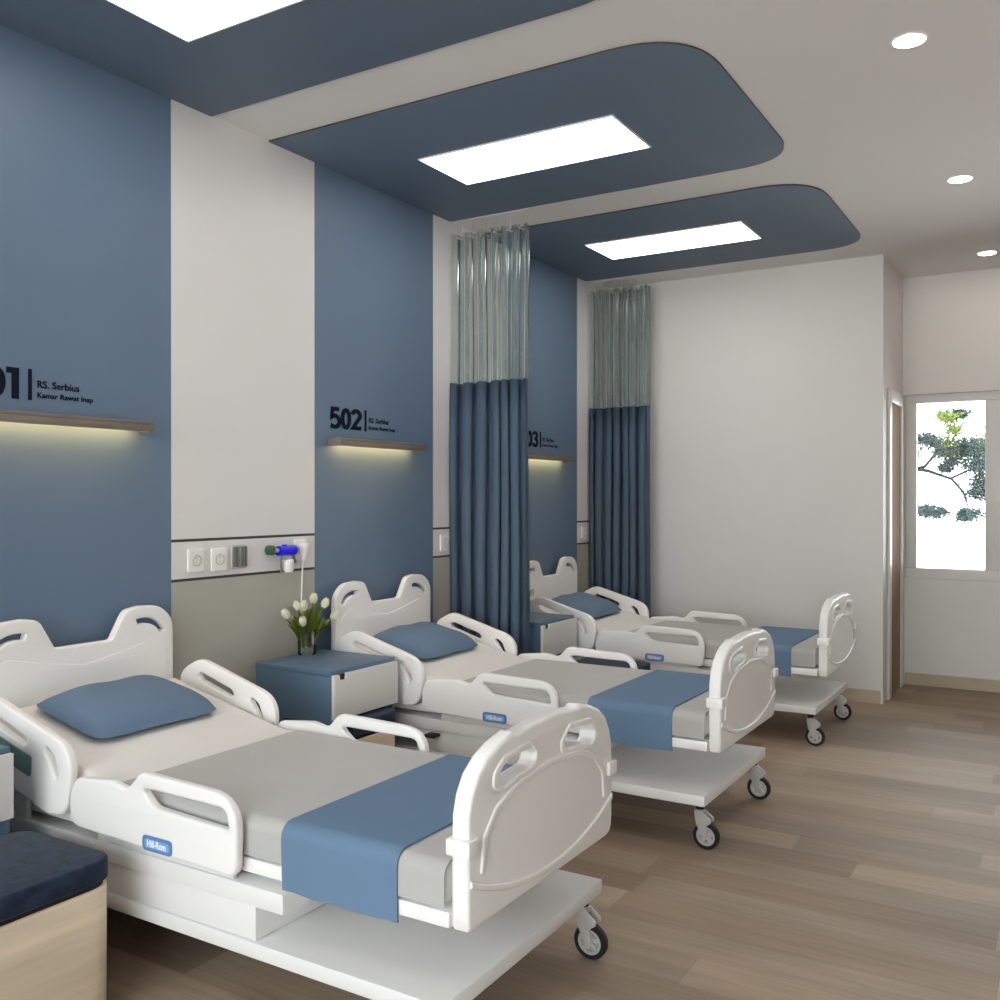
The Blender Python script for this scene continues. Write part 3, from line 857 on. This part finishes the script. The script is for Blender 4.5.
# ------------------------------------------------------------------ vases and tulips
def make_vase(x, y, z, label):
    t = thing('glass_vase', label, 'vase', (x, y, z), 0, 'glass vases on the bedside cabinets')
    b = bmesh.new(); lathe(b, [(0, .0), (.040, .0), (.043, .006), (.043, .115), (.0405, .115), (.0405, .012), (0, .011)], n=28)
    obj('glass', b, M['vase'], t)
    b = bmesh.new(); lathe(b, [(0, .0125), (.0395, .0125), (.0395, .05), (0, .05)], n=24); obj('water', b, M['water'], t)
    return t
def make_tulip(base, tip, name_lab, group, lean=0, leaves=2, seed=0):
    r = random.Random(seed)
    base = Vector(base); tip = Vector(tip)
    t = thing('tulip', name_lab, 'flower', base, 0, group)
    d = tip - base
    mid = Vector((d.x * .25, d.y * .25, d.z * .55))
    pts = []
    for k in range(9):
        s = k / 8; pts.append(mid * 2 * s * (1 - s) + d * s * s)
    b = bmesh.new(); tube(b, pts, .0028, 8); obj('stem', b, M['leaf'], t)
    # bloom of six petals closed to a cup
    dirn = (pts[-1] - pts[-2]).normalized()
    q = dirn.to_track_quat('Z', 'Y').to_matrix().to_4x4()
    b = bmesh.new()
    for k in range(6):
        rr = .0145 if k % 2 else .0128
        rows = []
        for i in range(7):
            s = i / 6
            w = .013 * sin(pi * min(1, s * .86 + .14)) + .001
            rad = rr * (sin(pi * (.12 + s * .68))) ** .8
            z = s * .050
            rows.append([(rad, -w, z), (rad * 1.12, 0, z), (rad, w, z)])
        R_ = Matrix.Rotation(k * pi / 3, 4, 'Z')
        vs = [[b.verts.new(pts[-1] + (q @ R_ @ Vector(p)) - dirn * .003) for p in row] for row in rows]
        for a, c in zip(vs, vs[1:]):
            for j in range(2): b.faces.new((a[j], a[j + 1], c[j + 1], c[j]))
    obj('bloom', b, M['petal'], t)
    for k in range(leaves):
        a = r.uniform(0, 2 * pi) if abs(d.x) + abs(d.y) < .02 else math.atan2(d.y, d.x) + r.uniform(-1.0, 1.0)
        Lh = r.uniform(.75, 1.12) * d.z; out = r.uniform(.02, .06)
        b = bmesh.new(); rows = []
        for i in range(9):
            s = i / 8
            c0 = Vector((cos(a) * out * s * s, sin(a) * out * s * s, .02 + Lh * (s - .18 * s * s * s))) + d * Vector((1, 1, 0)).length * 0
            c0 += Vector((d.x, d.y, 0)) * s * .45
            w = .026 * sin(pi * (.15 + .85 * s)) ** .8 + .0006
            side = Vector((-sin(a), cos(a), 0)); inn = Vector((-cos(a), -sin(a), .15)) * w * .5
            rows.append([b.verts.new(c0 - side * w + -inn * -.0 + Vector((cos(a), sin(a), 0)) * .004), b.verts.new(c0 + inn * .6), b.verts.new(c0 + side * w + Vector((cos(a), sin(a), 0)) * .004)])
        for p_, c_ in zip(rows, rows[1:]):
            for j in range(2): b.faces.new((p_[j], p_[j + 1], c_[j + 1], c_[j]))
        bmesh.ops.solidify(b, geom=list(b.faces), thickness=.0008)
        obj('leaf', b, M['leaf'], t)
    return t
VX, VY, VZ = .115, 3.275, .6555
make_vase(VX, VY, VZ, 'clear glass vase of white tulips on the cabinet beside bed 502')
# tips chosen from the positions of the blooms in the bouquet
tips = [((.085, 3.395, .862), 'white tulip standing highest in the bouquet beside bed 502'),
        ((.125, 3.425, .842), 'white tulip at upper right, leaning towards the headboard of bed 502'),
        ((.17, 3.435, .792), 'white tulip drooping lowest on the right of the bouquet'),
        ((.105, 3.295, .838), 'white tulip at upper middle left, in front of the hanging cord'),
        ((.055, 3.235, .805), 'white tulip at the far left of the bouquet'),
        ((.135, 3.25, .775), 'white tulip lowest on the left of the bouquet'),
        ((.03, 3.345, .83), 'white tulip at the back of the bouquet by the wall')]
for k, (tp, lab) in enumerate(tips):
    a = 2 * pi * k / 7
    dx, dy = tp[0] - VX, 3.275 + (tp[1] - .018 - 3.305) * .82 + .014 - VY
    n_ = max(.001, math.hypot(dx, dy))
    make_tulip((VX + dx / n_ * .012, VY + dy / n_ * .012, VZ + .0135), (tp[0], 3.275 + (tp[1] - .018 - 3.305) * .82 + .014, tp[2] + .022), lab, 'white tulips beside bed 502', leaves=6, seed=k + 3)
V2 = (.17, 5.03)
make_vase(*V2, VZ, 'glass vase hidden by the near curtain on the cabinet beside bed 503')
for k, (dx, dy, hz, lab) in enumerate([(.02, -.05, .19, 'tulip behind the curtain leaning to the window side'), (-.03, .03, .20, 'tulip behind the curtain by the blue wall'),
                                  (.075, .085, .12, 'tulip whose dark leaves show before the far headboard')]):
    make_tulip((V2[0] + dx * .2, V2[1] + dy * .2, VZ + .0135), (V2[0] + dx, V2[1] + dy, VZ + hz), lab, 'tulips beside bed 503', leaves=3, seed=k + 31)

# ------------------------------------------------------------------ curtains
def make_curtain(yc, x0, x1, zt, zs, zb, n, label, seed):
    r = random.Random(seed)
    t = thing('privacy_curtain', label, 'curtain', (0, yc, 0), 0, 'gathered privacy curtains')
    ph = [r.uniform(-.5, .5) for _ in range(n + 2)]; am = [r.uniform(.55, 1.2) for _ in range(n + 2)]
    ww = [r.uniform(.6, 1.4) for _ in range(n)]; edge = [0]
    for q in ww: edge.append(edge[-1] + q / sum(ww))
    def path(z, amp):
        out = []
        K = n * 14
        for i in range(K + 1):
            u = i / K * n
            k = int(min(u, n - 1e-6)); f = u - k
            w = (1 - cos(2 * pi * f)) / 2
            a = am[k] * (1 - f) + am[k + 1] * f
            x = x0 + (x1 - x0) * (edge[k] * (1 - f) + edge[k + 1] * f) + .017 * sin(4 * pi * f)
            y = amp * (w * 2 - 1) * a + .008 * sin(3 * z + u)
            out.append((x, y))
        return out
    def sheet(za, zb_, amp, nz, name, m, th):
        b = bmesh.new(); rows = []
        for j in range(nz + 1):
            z = za + (zb_ - za) * j / nz
            rows.append([b.verts.new((x, y, z)) for x, y in path(z, amp * (1 - .12 * (z / 3)))])
        for a, c in zip(rows, rows[1:]):
            for k in range(len(a) - 1): b.faces.new((a[k], a[k + 1], c[k + 1], c[k]))
        if th: bmesh.ops.solidify(b, geom=list(b.faces), thickness=th)
        return obj(name, b, m, t, autos=70)
    sheet(zb, zs, .054, 8, 'fabric', M['curtain'], .0015)
    sheet(zs - .005, zt, .048, 6, 'clear_top', M['film'], 0)
    b = bmesh.new(); box(b, .005, 2.1, -.009, .009, H - .016, H - .0005, .002) if False else box(b, .005, x1, -.006, .006, H - .006, H - .0005, .001)
    obj('track', b, M['ceiling'], t)
    for k in range(n):
        xx = x0 + (x1 - x0) * (k + .5) / n
        b = bmesh.new(); tube(b, [(xx, 0, H - .0055), (xx, 0, zt - .03)], .0014, 6); box(b, xx - .005, xx + .005, -.04, .04, zt - .03, zt - .022)
        obj('hook', b, M['gaslight'], t)
    return t
make_curtain(4.645, .012, .515, 2.915, 2.045, .30, 6, 'blue privacy curtain with clear top panel between the middle and far beds', 4)
make_curtain(6.48, .02, .475, 2.925, 2.045, .30, 7, 'blue privacy curtain with clear top panel nearest the back wall', 9)

# ------------------------------------------------------------------ tree beyond the window
def make_tree():
    t = thing('pine_tree', 'pine tree with spreading branches outside the far window', 'tree', (1.0, 11.2, -5))
    b = bmesh.new()
    tube(b, [(0, 0, 0), (.05, 0, 3.5), (-.02, .05, 6.2), (.05, 0, 8.6)], [.22, .18, .13, .06], 12)
    obj('trunk', b, M['bark'], t)
    r = random.Random(5)
    def P(px, pz): return (px - 1.0, r.uniform(-.12, .12), pz + 5)
    br = [([(1.03, 1.62), (1.45, 1.72), (1.75, 1.67), (1.98, 1.58), (2.10, 1.44), (2.14, 1.30)], .028),
          ([(1.05, 1.45), (1.40, 1.62), (1.72, 1.72), (1.84, 1.86), (1.98, 1.98), (2.12, 2.18)], .026),
          ([(1.98, 1.58), (2.15, 1.66), (2.32, 1.70), (2.55, 1.78)], .016),
          ([(1.84, 1.88), (2.1, 1.92), (2.35, 1.9), (2.6, 1.85)], .018),
          ([(1.0, 1.1), (1.4, 1.22), (1.7, 1.24), (1.9, 1.22)], .018),
          ([(2.14, 1.30), (2.22, 1.25), (2.3, 1.22)], .008), ([(2.35, 1.9), (2.38, 1.6), (2.33, 1.4)], .012), ([(1.0, 2.0), (1.4, 2.05), (1.7, 2.0)], .02)]
    for pts, w in br:
        b = bmesh.new(); pp = [P(*q) for q in pts]
        tube(b, pp, [w * (1 - .7 * k / (len(pp) - 1)) for k in range(len(pp))], 8)
        obj('branch', b, M['bark'], t)
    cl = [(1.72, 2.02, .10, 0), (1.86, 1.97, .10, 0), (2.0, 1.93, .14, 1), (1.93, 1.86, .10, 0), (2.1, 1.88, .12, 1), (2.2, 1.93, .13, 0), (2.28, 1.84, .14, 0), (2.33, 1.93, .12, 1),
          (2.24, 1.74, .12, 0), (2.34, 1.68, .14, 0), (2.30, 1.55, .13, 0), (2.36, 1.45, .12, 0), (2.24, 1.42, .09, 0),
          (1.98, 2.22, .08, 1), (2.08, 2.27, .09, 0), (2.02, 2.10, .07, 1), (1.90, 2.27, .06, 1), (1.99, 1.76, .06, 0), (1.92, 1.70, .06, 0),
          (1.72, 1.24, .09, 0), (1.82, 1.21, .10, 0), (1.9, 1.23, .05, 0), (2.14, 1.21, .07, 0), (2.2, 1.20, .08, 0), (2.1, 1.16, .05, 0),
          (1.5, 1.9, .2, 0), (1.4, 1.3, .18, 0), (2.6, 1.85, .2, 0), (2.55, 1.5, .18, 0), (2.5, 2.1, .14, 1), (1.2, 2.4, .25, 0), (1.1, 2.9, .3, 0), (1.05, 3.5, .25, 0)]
    for x, z, s, k in cl:
        b = bmesh.new(); c = Vector(P(x, z))
        for _ in range(int(3800 * s + 100)):
            d = Vector((r.gauss(0, 1), r.gauss(0, .8), r.gauss(0, .55)))
            p = c + d * s * .62
            a = Vector((r.gauss(0, 1), r.gauss(0, 1), r.gauss(0, .7))).normalized()
            u = a.orthogonal().normalized(); l = r.uniform(.03, .06); w = r.uniform(.006, .012)
            b.faces.new([b.verts.new(p), b.verts.new(p + a * l * .5 + u * w), b.verts.new(p + a * l), b.verts.new(p + a * l * .5 - u * w)])
        obj('foliage', b, M['pineyellow'] if k else M['pine'], t, smooth=False)
make_tree()

# ------------------------------------------------------------------ sky, daylight, camera
w = bpy.data.worlds.new('sky'); scn.world = w; w.use_nodes = True
nt = w.node_tree; bg = nt.nodes['Background']; L = nt.links.new
tc = nt.nodes.new('ShaderNodeTexCoord'); sp = nt.nodes.new('ShaderNodeSeparateXYZ'); L(tc.outputs['Generated'], sp.inputs[0])
rp = nt.nodes.new('ShaderNodeValToRGB'); cr = rp.color_ramp
cr.elements[0].position = .46; cr.elements[0].color = (1, .965, .93, 1)
cr.elements[1].position = .75; cr.elements[1].color = (.80, .90, .97, 1)
mr = nt.nodes.new('ShaderNodeMapRange'); mr.inputs[1].default_value = -1; L(sp.outputs['Z'], mr.inputs[0]); L(mr.outputs[0], rp.inputs[0])
L(rp.outputs[0], bg.inputs[0]); bg.inputs[1].default_value = 6.6

cam = bpy.data.cameras.new('camera'); co = bpy.data.objects.new('camera', cam); col.objects.link(co)
cam.sensor_width = 36; cam.lens = 36 * 950.5 / 1000
co.location = (3.1414, 0, 1.3752); co.rotation_euler = (radians(90 - .1313), 0, radians(31.262))
cam.clip_start = .05; scn.camera = co
scn.view_settings.view_transform = 'Standard'; scn.view_settings.look = 'None'
scn.view_settings.exposure = .44; scn.view_settings.gamma = 1; scn.view_settings.use_curve_mapping = False
